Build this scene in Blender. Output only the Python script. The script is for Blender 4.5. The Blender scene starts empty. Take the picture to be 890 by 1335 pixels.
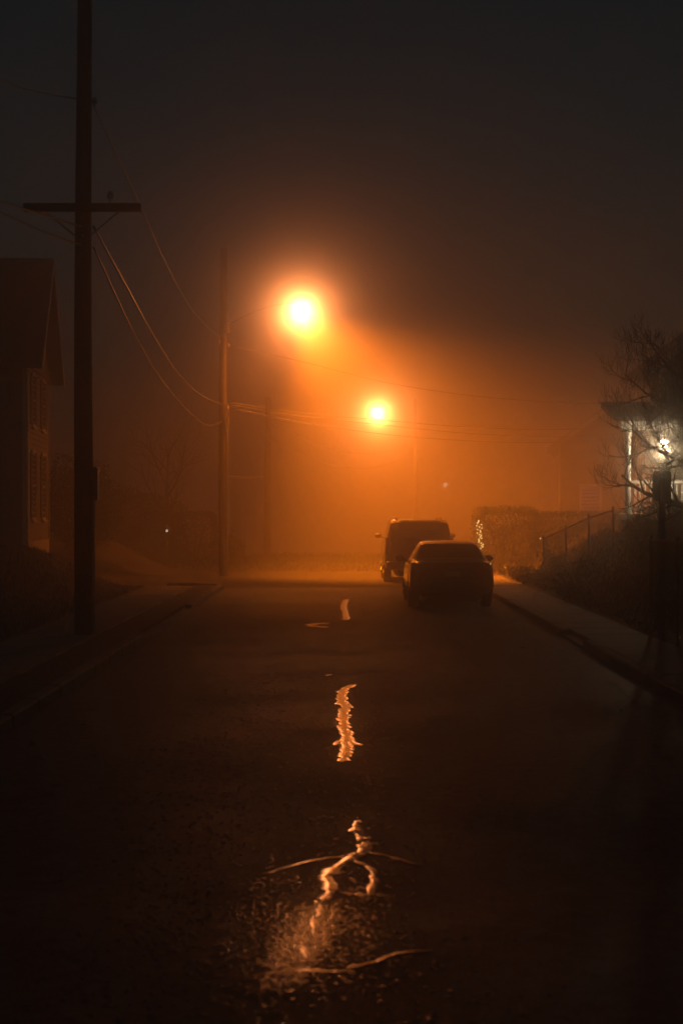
import bpy, math, random
from mathutils import Vector, Matrix, noise
R = math.radians
rng = random.Random(7)
S = bpy.context.scene
COL = S.collection

# ------------------------------------------------------------------ camera
cam_d = bpy.data.cameras.new('camera')
cam = bpy.data.objects.new('camera', cam_d)
COL.objects.link(cam)
cam.location = (0, 0, 2.1)
cam.rotation_euler = (R(90), 0, 0)
cam_d.sensor_fit = 'VERTICAL'
cam_d.sensor_height = 36
cam_d.lens = 64.7
cam_d.dof.use_dof = True; cam_d.dof.focus_distance = 42; cam_d.dof.aperture_fstop = 2.8
cam_d.clip_start = 0.1
cam_d.clip_end = 2000
S.camera = cam

# ------------------------------------------------------------------ night sky
W = bpy.data.worlds.new('World'); S.world = W
W.use_nodes = True
nt = W.node_tree; nt.nodes.clear()
sky = nt.nodes.new('ShaderNodeTexSky'); sky.sky_type = 'NISHITA'; sky.sun_disc = False
sky.sun_elevation = R(40); sky.sun_rotation = R(200); sky.air_density = 1.0; sky.dust_density = 1.5
bg = nt.nodes.new('ShaderNodeBackground'); bg.inputs['Strength'].default_value = 0.0025
wo = nt.nodes.new('ShaderNodeOutputWorld')
tint = nt.nodes.new('ShaderNodeMix'); tint.data_type = 'RGBA'; tint.blend_type = 'MULTIPLY'; tint.inputs['Factor'].default_value = 1
tint.inputs['B'].default_value = (.92, 1.12, .92, 1)
nt.links.new(sky.outputs[0], tint.inputs['A']); nt.links.new(tint.outputs['Result'], bg.inputs[0]); nt.links.new(bg.outputs[0], wo.inputs[0])

S.view_settings.view_transform = 'Standard'
S.view_settings.look = 'None'
S.view_settings.gamma = 1
S.view_settings.exposure = 0
S.view_settings.use_curve_mapping = False
S.render.engine = 'CYCLES'
cy = S.cycles
cy.use_denoising = True
cy.max_bounces = 8; cy.volume_bounces = 4; cy.transparent_max_bounces = 16
cy.diffuse_bounces = 3; cy.glossy_bounces = 3
cy.sample_clamp_indirect = 6.0
cy.sample_clamp_direct = 0.0
cy.use_light_tree = True

FOG_DENSITY = 0.0100
FOG_G = 0.3
CORONA_DENSITY = 0.0085
CORONA_G = 0.989
SODIUM = (1.0, 0.205, 0.006)
LAMP_W = 90000.0
LAMP2_W = 22000.0
DOWN_W = 7500.0
HALO_W = 2000.0
HALO2_W = 4800.0
HALO_COL = (1.0, 0.29, 0.08)

# ------------------------------------------------------------------ materials
M = {}
def mat(name, col, rough=0.6, var=0.25, scale=6.0, bump=0.0, bscale=60.0, metal=0.0, spec=0.5, coat=0.0, dist=0.01):
    if name in M: return M[name]
    m = bpy.data.materials.new(name); m.use_nodes = True
    t = m.node_tree; b = t.nodes['Principled BSDF']
    tc = t.nodes.new('ShaderNodeTexCoord')
    n = t.nodes.new('ShaderNodeTexNoise'); n.inputs['Scale'].default_value = scale; n.inputs['Detail'].default_value = 6
    t.links.new(tc.outputs['Object'], n.inputs['Vector'])
    r = t.nodes.new('ShaderNodeMapRange'); r.inputs['From Min'].default_value = 0.3; r.inputs['From Max'].default_value = 0.7
    t.links.new(n.outputs['Fac'], r.inputs['Value'])
    mx = t.nodes.new('ShaderNodeMix'); mx.data_type = 'RGBA'
    mx.inputs['A'].default_value = (*[c*(1-var) for c in col], 1)
    mx.inputs['B'].default_value = (*[min(1, c*(1+var)) for c in col], 1)
    t.links.new(r.outputs[0], mx.inputs['Factor'])
    t.links.new(mx.outputs['Result'], b.inputs['Base Color'])
    b.inputs['Roughness'].default_value = rough
    b.inputs['Metallic'].default_value = metal
    b.inputs['Specular IOR Level'].default_value = spec
    b.inputs['Coat Weight'].default_value = coat
    b.inputs['Coat Roughness'].default_value = 0.08
    if bump > 0:
        n2 = t.nodes.new('ShaderNodeTexNoise'); n2.inputs['Scale'].default_value = bscale; n2.inputs['Detail'].default_value = 4
        t.links.new(tc.outputs['Object'], n2.inputs['Vector'])
        bp = t.nodes.new('ShaderNodeBump'); bp.inputs['Strength'].default_value = bump; bp.inputs['Distance'].default_value = dist
        t.links.new(n2.outputs['Fac'], bp.inputs['Height']); t.links.new(bp.outputs[0], b.inputs['Normal'])
    M[name] = m
    return m
def emit(name, col, strength, sample=False):
    if name in M: return M[name]
    m = bpy.data.materials.new(name); m.use_nodes = True
    t = m.node_tree; t.nodes.clear()
    e = t.nodes.new('ShaderNodeEmission'); e.inputs[0].default_value = (*col, 1); e.inputs[1].default_value = strength
    o = t.nodes.new('ShaderNodeOutputMaterial'); t.links.new(e.outputs[0], o.inputs[0])
    m.cycles.emission_sampling = 'AUTO' if sample else 'NONE'
    M[name] = m
    return m
def asphalt(name, rough_lo, rough_hi, col=(0.085, 0.081, 0.078), bump=0.6, wetpatch=0.0):
    m = bpy.data.materials.new(name); m.use_nodes = True
    t = m.node_tree; b = t.nodes['Principled BSDF']; b.inputs['Specular IOR Level'].default_value = .10
    tc = t.nodes.new('ShaderNodeTexCoord')
    v = t.nodes.new('ShaderNodeTexVoronoi'); v.inputs['Scale'].default_value = 70
    t.links.new(tc.outputs['Object'], v.inputs['Vector'])
    n = t.nodes.new('ShaderNodeTexNoise'); n.inputs['Scale'].default_value = 0.45; n.inputs['Detail'].default_value = 7; n.inputs['Roughness'].default_value = 0.65
    t.links.new(tc.outputs['Object'], n.inputs['Vector'])
    n3 = t.nodes.new('ShaderNodeTexNoise'); n3.inputs['Scale'].default_value = 160; n3.inputs['Detail'].default_value = 3
    t.links.new(tc.outputs['Object'], n3.inputs['Vector'])
    r = t.nodes.new('ShaderNodeMapRange'); r.inputs['From Min'].default_value = 0.35; r.inputs['From Max'].default_value = 0.65
    r.inputs['To Min'].default_value = rough_lo; r.inputs['To Max'].default_value = rough_hi
    t.links.new(n.outputs['Fac'], r.inputs['Value']); t.links.new(r.outputs[0], b.inputs['Roughness'])
    cr = t.nodes.new('ShaderNodeMix'); cr.data_type = 'RGBA'
    cr.inputs['A'].default_value = (*[c*0.55 for c in col], 1); cr.inputs['B'].default_value = (*[c*1.7 for c in col], 1)
    t.links.new(v.outputs['Color'], cr.inputs['Factor'])
    ns = t.nodes.new('ShaderNodeTexNoise'); ns.inputs['Scale'].default_value = 7; ns.inputs['Detail'].default_value = 9; ns.inputs['Roughness'].default_value = .8
    t.links.new(tc.outputs['Object'], ns.inputs['Vector'])
    ms = t.nodes.new('ShaderNodeMapRange'); ms.inputs['From Min'].default_value = .36; ms.inputs['From Max'].default_value = .64; ms.inputs['To Min'].default_value = .35; ms.inputs['To Max'].default_value = 1.65
    t.links.new(ns.outputs['Fac'], ms.inputs['Value'])
    mu = t.nodes.new('ShaderNodeMix'); mu.data_type = 'RGBA'; mu.blend_type = 'MULTIPLY'; mu.inputs['Factor'].default_value = 1; mu.clamp_result = False
    cb_ = t.nodes.new('ShaderNodeCombineColor')
    for q in range(3): t.links.new(ms.outputs[0], cb_.inputs[q])
    t.links.new(cr.outputs['Result'], mu.inputs['A']); t.links.new(cb_.outputs[0], mu.inputs['B']); t.links.new(mu.outputs['Result'], b.inputs['Base Color'])
    ad = t.nodes.new('ShaderNodeMath'); ad.operation = 'MULTIPLY_ADD'; ad.inputs[1].default_value = -1.0
    t.links.new(v.outputs['Distance'], ad.inputs[0]); t.links.new(n3.outputs['Fac'], ad.inputs[2])
    bp = t.nodes.new('ShaderNodeBump'); bp.inputs['Strength'].default_value = bump; bp.inputs['Distance'].default_value = 0.006
    t.links.new(ad.outputs[0], bp.inputs['Height']); t.links.new(bp.outputs[0], b.inputs['Normal'])
    if wetpatch:
        # worn hollow where a film of water stands between coarse stones
        sx = t.nodes.new('ShaderNodeVectorMath'); sx.operation = 'SUBTRACT'; sx.inputs[1].default_value = (-.20, 9.5, 0)
        t.links.new(tc.outputs['Object'], sx.inputs[0])
        sc = t.nodes.new('ShaderNodeVectorMath'); sc.operation = 'MULTIPLY'; sc.inputs[1].default_value = (1/.42, 1/1.5, 0)
        t.links.new(sx.outputs[0], sc.inputs[0])
        ln = t.nodes.new('ShaderNodeVectorMath'); ln.operation = 'LENGTH'; t.links.new(sc.outputs[0], ln.inputs[0])
        wn = t.nodes.new('ShaderNodeTexNoise'); wn.inputs['Scale'].default_value = 5.5; wn.inputs['Detail'].default_value = 8; wn.inputs['Roughness'].default_value = .7
        t.links.new(tc.outputs['Object'], wn.inputs['Vector'])
        am = t.nodes.new('ShaderNodeMath'); am.operation = 'MULTIPLY_ADD'; am.inputs[1].default_value = 1.5; 
        t.links.new(wn.outputs['Fac'], am.inputs[0]); t.links.new(ln.outputs['Value'], am.inputs[2])
        mr = t.nodes.new('ShaderNodeMapRange'); mr.interpolation_type = 'SMOOTHSTEP'
        mr.inputs['From Min'].default_value = 1.95; mr.inputs['From Max'].default_value = 1.15
        mr.inputs['To Min'].default_value = 0; mr.inputs['To Max'].default_value = 1
        t.links.new(am.outputs[0], mr.inputs['Value'])
        mm = t.nodes.new('ShaderNodeMix'); mm.data_type = 'FLOAT'; mm.inputs['B'].default_value = 0.46
        t.links.new(mr.outputs[0], mm.inputs['Factor']); t.links.new(r.outputs[0], mm.inputs['A']); t.links.new(mm.outputs['Result'], b.inputs['Roughness'])
        v2 = t.nodes.new('ShaderNodeTexVoronoi'); v2.inputs['Scale'].default_value = 48; v2.feature = 'SMOOTH_F1'; v2.inputs['Smoothness'].default_value = .6
        t.links.new(tc.outputs['Object'], v2.inputs['Vector'])
        inv = t.nodes.new('ShaderNodeMath'); inv.operation = 'MULTIPLY'; inv.inputs[1].default_value = -1
        t.links.new(v2.outputs['Distance'], inv.inputs[0])
        b2 = t.nodes.new('ShaderNodeBump'); b2.inputs['Distance'].default_value = .012
        t.links.new(mr.outputs[0], b2.inputs['Strength']); t.links.new(inv.outputs[0], b2.inputs['Height'])
        bs = t.nodes.new('ShaderNodeMath'); bs.operation = 'MULTIPLY_ADD'; bs.inputs[1].default_value = -bump*.85; bs.inputs[2].default_value = bump
        t.links.new(mr.outputs[0], bs.inputs[0]); t.links.new(bs.outputs[0], bp.inputs['Strength'])
        t.links.new(bp.outputs[0], b2.inputs['Normal']); t.links.new(b2.outputs[0], b.inputs['Normal'])
    M[name] = m
    return m
asphalt('road_asphalt', 0.52, 0.64, wetpatch=1.0)
asphalt('cross_asphalt', 0.85, 0.95, col=(0.018, 0.017, 0.016), bump=0.8)
M['cross_asphalt'].node_tree.nodes['Principled BSDF'].inputs['Specular IOR Level'].default_value = 0.2
mat('tar', (0.012, 0.012, 0.012), 0.15, 0.2, 3, 0.11, 38, spec=0.14, dist=0.008)
mat('wet_stone', (0.05, 0.046, 0.042), 0.06, 0.3, 30, spec=0.6)
mat('concrete', (0.13, 0.124, 0.116), 0.75, 0.22, 2.5, 0.35, 90)
mat('kerb_concrete', (0.12, 0.115, 0.108), 0.8, 0.25, 2.0, 0.35, 80)
mat('soil', (0.024, 0.020, 0.015), 0.9, 0.4, 1.6, 0.8, 14, dist=0.04)
mat('grass_green', (0.022, 0.027, 0.013), 0.8, 0.35, 2, spec=0.2)
mat('pole_wood', (0.026, 0.020, 0.016), 0.85, 0.35, 5, 0.5, 30)
mat('galvanised', (0.38, 0.38, 0.37), 0.42, 0.15, 9, metal=0.9)
mat('weathered_steel', (0.14, 0.13, 0.12), 0.65, 0.2, 9, metal=0.3)
mat('grey_paint', (0.22, 0.22, 0.22), 0.45, 0.12, 6)
mat('cable_black', (0.03, 0.03, 0.03), 0.30, 0.1, 4)
mat('porcelain', (0.35, 0.30, 0.26), 0.2, 0.1, 4)
mat('white_siding', (0.09, 0.083, 0.076), 0.55, 0.12, 1.2)
mat('brown_siding', (0.06, 0.05, 0.043), 0.6, 0.15, 1.2)
mat('white_trim', (0.45, 0.44, 0.42), 0.5, 0.08, 3)
mat('dark_shutter', (0.035, 0.035, 0.04), 0.5, 0.15, 3)
mat('shingle', (0.06, 0.056, 0.055), 0.85, 0.3, 8, 0.6, 30)
mat('stone_base', (0.2, 0.18, 0.16), 0.8, 0.3, 3, 0.5, 10)
mat('glass_dark', (0.012, 0.013, 0.014), 0.06, 0.1, 2)
mat('timber_deck', (0.22, 0.17, 0.12), 0.65, 0.25, 4)
mat('leaf_dark', (0.013, 0.017, 0.009), 0.8, 0.4, 3, spec=0.1)
mat('leaf_mid', (0.05, 0.06, 0.03), 0.55, 0.4, 3, spec=0.3)
mat('dead_leaf', (0.16, 0.085, 0.035), 0.45, 0.4, 8)
mat('bark', (0.045, 0.037, 0.03), 0.65, 0.3, 10, 0.5, 40)
mat('twig', (0.035, 0.028, 0.024), 0.6, 0.3, 10)
mat('car_paint_dark', (0.018, 0.018, 0.02), 0.32, 0.08, 2, coat=0.9)
mat('car_paint_grey', (0.022, 0.022, 0.024), 0.35, 0.08, 2, coat=0.8)
mat('tyre_rubber', (0.018, 0.018, 0.018), 0.75, 0.2, 12)
mat('rim_alloy', (0.35, 0.35, 0.36), 0.3, 0.1, 6, metal=0.9)
mat('chrome', (0.6, 0.6, 0.6), 0.12, 0.05, 6, metal=1.0)
mat('red_lens', (0.20, 0.012, 0.01), 0.12, 0.1, 8, coat=0.6)
mat('plate_white', (0.22, 0.22, 0.2), 0.4, 0.05, 8)
mat('black_plastic', (0.02, 0.02, 0.02), 0.5, 0.1, 8)
mat('sign_back', (0.42, 0.42, 0.42), 0.4, 0.12, 6, metal=0.7)
emit('sodium_glow', (1.0, 0.62, 0.26), 40)
emit('porch_glow', (1.0, 0.86, 0.62), 90)
emit('warm_bulb', (1.0, 0.66, 0.2), 6)
emit('amber_bulb', (1.0, 0.42, 0.10), 5)
emit('glint_emission', (1.0, 0.75, 0.5), 1.6)
emit('blue_bulb', (0.25, 0.22, 1.0), 5)
emit('window_violet', (0.28, 0.16, 0.42), 0.07)
emit('far_lamp', (1.0, 0.72, 0.45), 4)

# ------------------------------------------------------------------ mesh helpers
class MB:
    def __init__(s): s.v = []; s.f = []
    def add(s, vs, fs):
        o = len(s.v); s.v += [tuple(p) for p in vs]; s.f += [tuple(i+o for i in f) for f in fs]; return s
    def box(s, a, b, mtx=None):
        (x0, y0, z0), (x1, y1, z1) = a, b
        vs = [Vector(p) for p in ((x0,y0,z0),(x1,y0,z0),(x1,y1,z0),(x0,y1,z0),(x0,y0,z1),(x1,y0,z1),(x1,y1,z1),(x0,y1,z1))]
        if mtx: vs = [mtx @ p for p in vs]
        return s.add(vs, [(0,3,2,1),(4,5,6,7),(0,1,5,4),(1,2,6,5),(2,3,7,6),(3,0,4,7)])
    def bbox(s, a, b, c=0.02, mtx=None):
        """box with chamfered vertical and top edges"""
        (x0, y0, z0), (x1, y1, z1) = a, b
        def ring(i, z): return [(x0+i+c,y0+i,z),(x1-i-c,y0+i,z),(x1-i,y0+i+c,z),(x1-i,y1-i-c,z),(x1-i-c,y1-i,z),(x0+i+c,y1-i,z),(x0+i,y1-i-c,z),(x0+i,y0+i+c,z)]
        vs = ring(0, z0) + ring(0, z1-c) + ring(c, z1)
        vs = [Vector(p) for p in vs]
        if mtx: vs = [mtx @ p for p in vs]
        fs = [tuple(range(7,-1,-1)), tuple(range(16,24))]
        for k in (0, 8):
            for i in range(8):
                j = (i+1) % 8; fs.append((k+i, k+j, k+8+j, k+8+i))
        return s.add(vs, fs)
    def tube(s, pts, rad, n=6, caps=True):
        pts = [Vector(p) for p in pts]; N = len(pts)
        rad = rad if hasattr(rad, '__len__') else [rad]*N
        vs = []; up = None
        for i, p in enumerate(pts):
            d = (pts[min(i+1,N-1)] - pts[max(i-1,0)])
            if d.length < 1e-9: d = Vector((0,0,1))
            d.normalize()
            if up is None:
                up = Vector((0,0,1)) if abs(d.z) < .9 else Vector((1,0,0))
            a = d.cross(up)
            if a.length < 1e-6: a = d.cross(Vector((0.3,1,0.2)))
            a.normalize(); b = a.cross(d).normalized(); up = b
            for k in range(n):
                t = 2*math.pi*k/n
                vs.append(p + (a*math.cos(t) + b*math.sin(t))*rad[i])
        fs = []
        for i in range(N-1):
            for k in range(n):
                l = (k+1) % n
                fs.append((i*n+k, i*n+l, (i+1)*n+l, (i+1)*n+k))
        if caps:
            fs.append(tuple(range(n-1,-1,-1))); fs.append(tuple((N-1)*n+k for k in range(n)))
        return s.add(vs, fs)
    def lathe(s, prof, n=20, mtx=None):
        vs = []
        for r, z in prof:
            for k in range(n):
                t = 2*math.pi*k/n; p = Vector((r*math.cos(t), r*math.sin(t), z))
                vs.append(mtx @ p if mtx else p)
        fs = []
        for i in range(len(prof)-1):
            for k in range(n):
                l = (k+1) % n; fs.append((i*n+k, i*n+l, (i+1)*n+l, (i+1)*n+k))
        fs.append(tuple(range(n-1,-1,-1))); fs.append(tuple((len(prof)-1)*n+k for k in range(n)))
        return s.add(vs, fs)
    def strip(s, pts, widths, z, h=0.0015, seed=0):
        """flat ribbon along 2-D points, with thickness h"""
        vs = []; N = len(pts)
        for i in range(N):
            a = Vector(pts[max(i-1,0)]); b = Vector(pts[min(i+1,N-1)])
            d = (b-a); d = d.normalized() if d.length > 1e-9 else Vector((0,1))
            nn = Vector((-d.y, d.x)); p = Vector(pts[i]); w = widths[i]/2
            wl = w*(1+.35*noise.noise(Vector((p.x*25, p.y*9, seed)))+.2*noise.noise(Vector((p.x*60, p.y*50, seed))))
            wr = w*(1+.35*noise.noise(Vector((p.x*25, p.y*9, seed+9)))+.2*noise.noise(Vector((p.x*60, p.y*50, seed+9))))
            for q, zz in ((p-nn*wl, z[i]), (p-nn*wl*.9, z[i]+h*.7), (p+nn*wr*.9, z[i]+h*.7), (p+nn*wr, z[i])):
                vs.append((q.x, q.y, zz))
        fs = []
        for i in range(N-1):
            for k in range(3): fs.append((i*4+k, (i+1)*4+k, (i+1)*4+k+1, i*4+k+1))
        return s.add(vs, fs)
    def build(s, name, m, parent=None, smooth=False):
        me = bpy.data.meshes.new(name); me.from_pydata(s.v, [], s.f); me.update()
        o = bpy.data.objects.new(name, me); COL.objects.link(o)
        if m: me.materials.append(M[m] if isinstance(m, str) else m)
        if parent: o.parent = parent
        if smooth:
            for p in me.polygons: p.use_smooth = True
        return o
def tag(o, label=None, cat=None, group=None, kind=None):
    if label: o['label'] = label
    if cat: o['category'] = cat
    if group: o['group'] = group
    if kind: o['kind'] = kind
    return o
def thing(name, label, cat, loc=(0,0,0), rz=0, group=None):
    o = bpy.data.objects.new(name, None); COL.objects.link(o)
    o.location = loc; o.rotation_euler = (0, 0, rz); o.empty_display_size = 0.2
    return tag(o, label, cat, group)
def inst(src, name, parent, loc=(0,0,0), rot=(0,0,0), scale=(1,1,1)):
    o = bpy.data.objects.new(name, src.data); COL.objects.link(o)
    o.parent = parent; o.location = loc; o.rotation_euler = rot; o.scale = scale
    return o
def smoothed(o, angle=40):
    for p in o.data.polygons: p.use_smooth = True
    o.data.set_sharp_from_angle(angle=R(angle))
    return o
def px(x, y, d): return Vector(((x-445)/2400*d, d, 2.1-(y-667.5)/2400*d))   # survey: a photo sighting at a known distance
def lerp(a, b, t): return a+(b-a)*t
def sstep(a, b, x):
    t = max(0, min(1, (x-a)/(b-a))); return t*t*(3-2*t)

# ------------------------------------------------------------------ terrain
def ground_z(x, y):
    n = noise.noise(Vector((x*.35, y*.35, 0)))*.06 + noise.noise(Vector((x*1.3, y*1.3, 3)))*.025
    road = -0.03-.10*math.exp(-((y-11.2)/2.6)**2)
    if x > 4.9:
        f = sstep(24, 34, y)
        h = lerp(.10, .14 + 1.50*sstep(4.9, 8.0, x) + .25*sstep(8, 16, x), f)
        h += n*sstep(4.95, 5.6, x)*1.6
    elif x < -5.1:
        h = .10 + 1.05*sstep(-5.6, -8.4, x)*sstep(30, 44, y) + n*sstep(-5.1, -5.8, x)
    else:
        h = road
    # far bank across the end of the street
    far = .10 + .18*sstep(63.5, 66, y) + n*1.2*sstep(63, 66, y) - .035*max(0, y-77)
    if y > 63: h = lerp(h if abs(x) > 5 else road, max(h, far) if abs(x) > 6 else far, sstep(63, 64.5, y))
    elif 49.5 < y <= 63 and x < -4: h = lerp(h, road, sstep(49.5, 51, y)*(1-sstep(60.5, 63, y)))
    if y > 77: h -= .025*(y-77)*(1 if abs(x) > 6 else 0)
    return h
def grid(xs, ys, fz):
    mb = MB(); nx = len(xs)
    mb.v = [(x, y, fz(x, y)) for y in ys for x in xs]
    mb.f = [(j*nx+i, j*nx+i+1, (j+1)*nx+i+1, (j+1)*nx+i) for j in range(len(ys)-1) for i in range(nx-1)]
    return mb
def ax(stops):
    out = []
    for a, b, st in stops:
        n = max(1, round((b-a)/st)); out += [a+(b-a)*i/n for i in range(n)]
    return out + [stops[-1][1]]
xs = ax([(-150,-20,8),(-20,-9,1),(-9,-4.6,.22),(-4.6,4.6,.8),(4.6,9,.22),(9,20,.8),(20,150,8)])
ys = ax([(-20,10,3),(10,24,1),(24,50,.4),(50,66,.35),(66,90,1),(90,260,6)])
g = grid(xs, ys, ground_z).build('ground', 'soil', smooth=True); tag(g, kind='structure')

ROAD_L, ROAD_R = -3.2, 3.72
def road_z(x, y=30.0): return 0.022*(1-((x-.25)/3.5)**2)-0.01-.085*math.exp(-((y-11.2)/2.3)**2)
rxs = [ROAD_L-.02+(ROAD_R-ROAD_L+.04)*i/16 for i in range(17)]
road = grid(rxs, ax([(-15,3,2),(3,16,.25),(16,51,1.25)]), lambda x, y: road_z(x, y)).build('road', 'road_asphalt', smooth=True); tag(road, kind='structure')
cs = grid(ax([(-70,4.9,2)]), ax([(51.004,63.2,1.2)]), lambda x, y: road_z(0)*.4 if abs(x) < 4 else 0.0).build('cross_street', 'cross_asphalt', smooth=True); tag(cs, kind='structure')
rr = grid([3.0, 3.9, 4.9], [50.5, 50.6], lambda x, y: -.02)  # unused helper surface

# tar crack sealing on the road: seam down the crown plus wandering cracks
def sealant(pts, w, seed, closed=False):
    r2 = random.Random(seed); P = []; Wd = []
    pts = [Vector(p) for p in pts]
    for i in range(len(pts)-1):
        p0 = pts[max(i-1,0)]; p1 = pts[i]; p2 = pts[i+1]; p3 = pts[min(i+2,len(pts)-1)]
        n = max(4, int((p2-p1).length/0.035))
        for k in range(n):
            t = k/n
            q = .5*((2*p1)+(p2-p0)*t+(2*p0-5*p1+4*p2-p3)*t*t+(3*p1-p0-3*p2+p3)*t**3)
            P.append(q)
    P.append(pts[-1])
    out = []
    for i, q in enumerate(P):
        f = i/len(P)*9+seed
        nx_ = noise.noise(Vector((q.x*3, q.y*1.7, seed)))*.05 + noise.noise(Vector((q.x*9, q.y*7, seed)))*.02 + noise.noise(Vector((q.x*20, q.y*16, seed)))*.012
        out.append((q.x+nx_, q.y))
        e = min(1, (i+1)/4, (len(P)-i)/4)
        Wd.append(w*(0.9+.45*noise.noise(Vector((q.y*4, seed*1.7, 2)))+.35*noise.noise(Vector((q.y*13, seed*1.7, 5)))+.1*r2.uniform(-1,1))*e+.004)
    mb = MB(); mb.strip(out, Wd, [road_z(*q)+.003 for q in out], .0015, seed)
    return mb.build('crack_sealant', 'tar', road, smooth=True)
def rd(x, y):   # photo sighting of a point on the road plane
    d = 2.1*2400/(y-667.5)
    for _ in range(5): d = (2.1-road_z((x-445)/2400*d, d))*2400/(y-667.5)
    return ((x-445)/2400*d, d)
sealant([rd(456,893), rd(446,905), rd(449,925), rd(448,945), rd(452,962), rd(452,975), rd(450,994)], .125, 3)
sealant([rd(440,972), rd(452,966), rd(466,973)], .17, 5)
sealant([rd(451,782), rd(447,790), rd(450,800), rd(451,808)], .13, 8)
sealant([rd(426,812.5), rd(410,813.5), rd(402,816)], .22, 9)
sealant([rd(402,816), rd(414,817), rd(428,818)], .20, 10)
sealant([rd(470,1070), rd(467,1083), rd(479,1102), rd(474,1112), rd(448,1124), rd(428,1140), rd(427,1158), rd(418,1176)], .095, 11)
sealant([rd(421,1178), rd(416,1190), rd(404,1200)], .05, 22)
sealant([rd(412,1196), rd(402,1214), rd(405,1222)], .045, 23)
sealant([rd(399,1232), rd(396,1248), rd(404,1254)], .05, 24)
sealant([rd(335,1142), rd(375,1131), rd(420,1120), rd(446,1117), rd(474,1110)], .05, 12)
sealant([rd(474,1110), rd(500,1115), rd(545,1129)], .045, 13)
sealant([rd(462,1122), rd(480,1131), rd(490,1145), rd(490,1158), rd(482,1167)], .05, 14)
sealant([rd(440,1163), rd(460,1167), rd(482,1167)], .03, 21)
sealant([rd(486,1166), rd(515,1170)], .035, 15)
sealant([rd(300,1275), rd(335,1272), rd(372,1268)], .035, 16)
sealant([rd(366,1270), rd(395,1266), rd(440,1268), rd(462,1266)], .06, 19)
sealant([rd(455,1264), rd(490,1256), rd(528,1243), rd(560,1241)], .045, 20)
sealant([rd(430,880), rd(424,881)], .10, 17)  # small bright wet patch, made as a short tar ribbon
sealant([rd(372,956), rd(380,956)], .07, 18)  # another wet patch on the road, drawn with the same ribbon
# coarse wet stones standing proud in the worn hollow, each a low dome
r4 = random.Random(17); st = MB(); n_st = 0
while n_st < 11000:
    u, v_ = r4.gauss(0, 1), r4.gauss(0, 1)
    if abs(v_) > 2 or abs(u) > 2.5: continue
    pick = r4.random()
    if pick > .55:
        y = r4.uniform(7.2, 24); x = -.25+.035*(12-y)*0+.62*u*(.5+y/24)
    elif pick < .25:
        y = 9.15+.55*v_; x = -.17+.085*(y-9.3)+.085*u
    else:
        y = 9.5+.80*v_; x = -.24+.27*u
        if noise.noise(Vector((x*4, y*1.8, 7)))+.25*r4.gauss(0,1) < -.05: continue
    rr_ = r4.uniform(.007,.017)*(.6 if r4.random() < .5 else 1); z = road_z(x, y)+.003; a0 = r4.uniform(0,6.28); vs = []
    sg_ = .020 if abs(x+.17-.085*(y-9.3)) < .13 else .05
    tx, ty = r4.gauss(0,sg_), r4.gauss(0,sg_)+(road_z(x,y+.05)-road_z(x,y-.05))/.1
    rim = [r4.uniform(.75,1.2) for _ in range(6)]
    for rad, hz_ in ((1.15,-.006),(1,.0),(.6,.0009)):
        for k in range(6):
            a = a0+k*math.pi/3; dx, dy = math.cos(a)*rr_*rad*rim[k], math.sin(a)*rr_*rad*rim[k]
            vs.append((x+dx, y+dy, z+hz_+tx*dx+ty*dy))
    st.add(vs, [(k+6*q, (k+1)%6+6*q, (k+1)%6+6*q+6, k+6*q+6) for q in (0,1) for k in range(6)]+[tuple(range(12,18))])
    n_st += 1
tag(st.build('wet_stones', 'wet_stone', road, smooth=True), kind='stuff')

# kerbs, cut where driveways cross
def kerb(name, x, w, segs, label_side):
    k = thing(name, None, None); tag(k, kind='structure')
    st = MB().bbox((0,0,-.12), (w, 1.46, .125), .022).build('kerb_stone', 'kerb_concrete', k)
    proto_used = False
    for a, b in segs:
        n = round((b-a)/1.5)
        for i in range(n):
            y = a+i*1.5
            if not proto_used: o = st; proto_used = True
            else: o = inst(st, 'kerb_stone', k)
            o.location = (x+rng.uniform(-.008,.008), y, rng.uniform(-.006,.006)); o.rotation_euler = (0,0,rng.uniform(-.004,.004))
    return k
kerb('kerb_left', ROAD_L-.17, .17, [(0,30),(39.5,50)], 'left')
kerb('kerb_right', ROAD_R, .17, [(0,28.5),(31.2,64)], 'right')
# rounded kerb at the corner of the cross street
kc = thing('kerb_corner', None, None); tag(kc, kind='structure')
for i in range(7):
    a0, a1 = R(i*90/7), R((i+1)*90/7-.6); r0, r1 = 1.5, 1.67
    c = (ROAD_L-.17-1.5, 49.95); vs = []
    c = (ROAD_L-1.67, 48.5+0)
    for z in (-.1, .125):
        for r_, a_ in ((r0,a0),(r1,a0),(r1,a1),(r0,a1)):
            vs.append((c[0]+math.cos(a_)*r_, c[1]+1.5+math.sin(a_)*r_*.9, z))
    MB().add(vs, [(3,2,1,0),(4,5,6,7),(0,1,5,4),(1,2,6,5),(2,3,7,6),(3,0,4,7)]).build('kerb_stone', 'kerb_concrete', kc)
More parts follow.
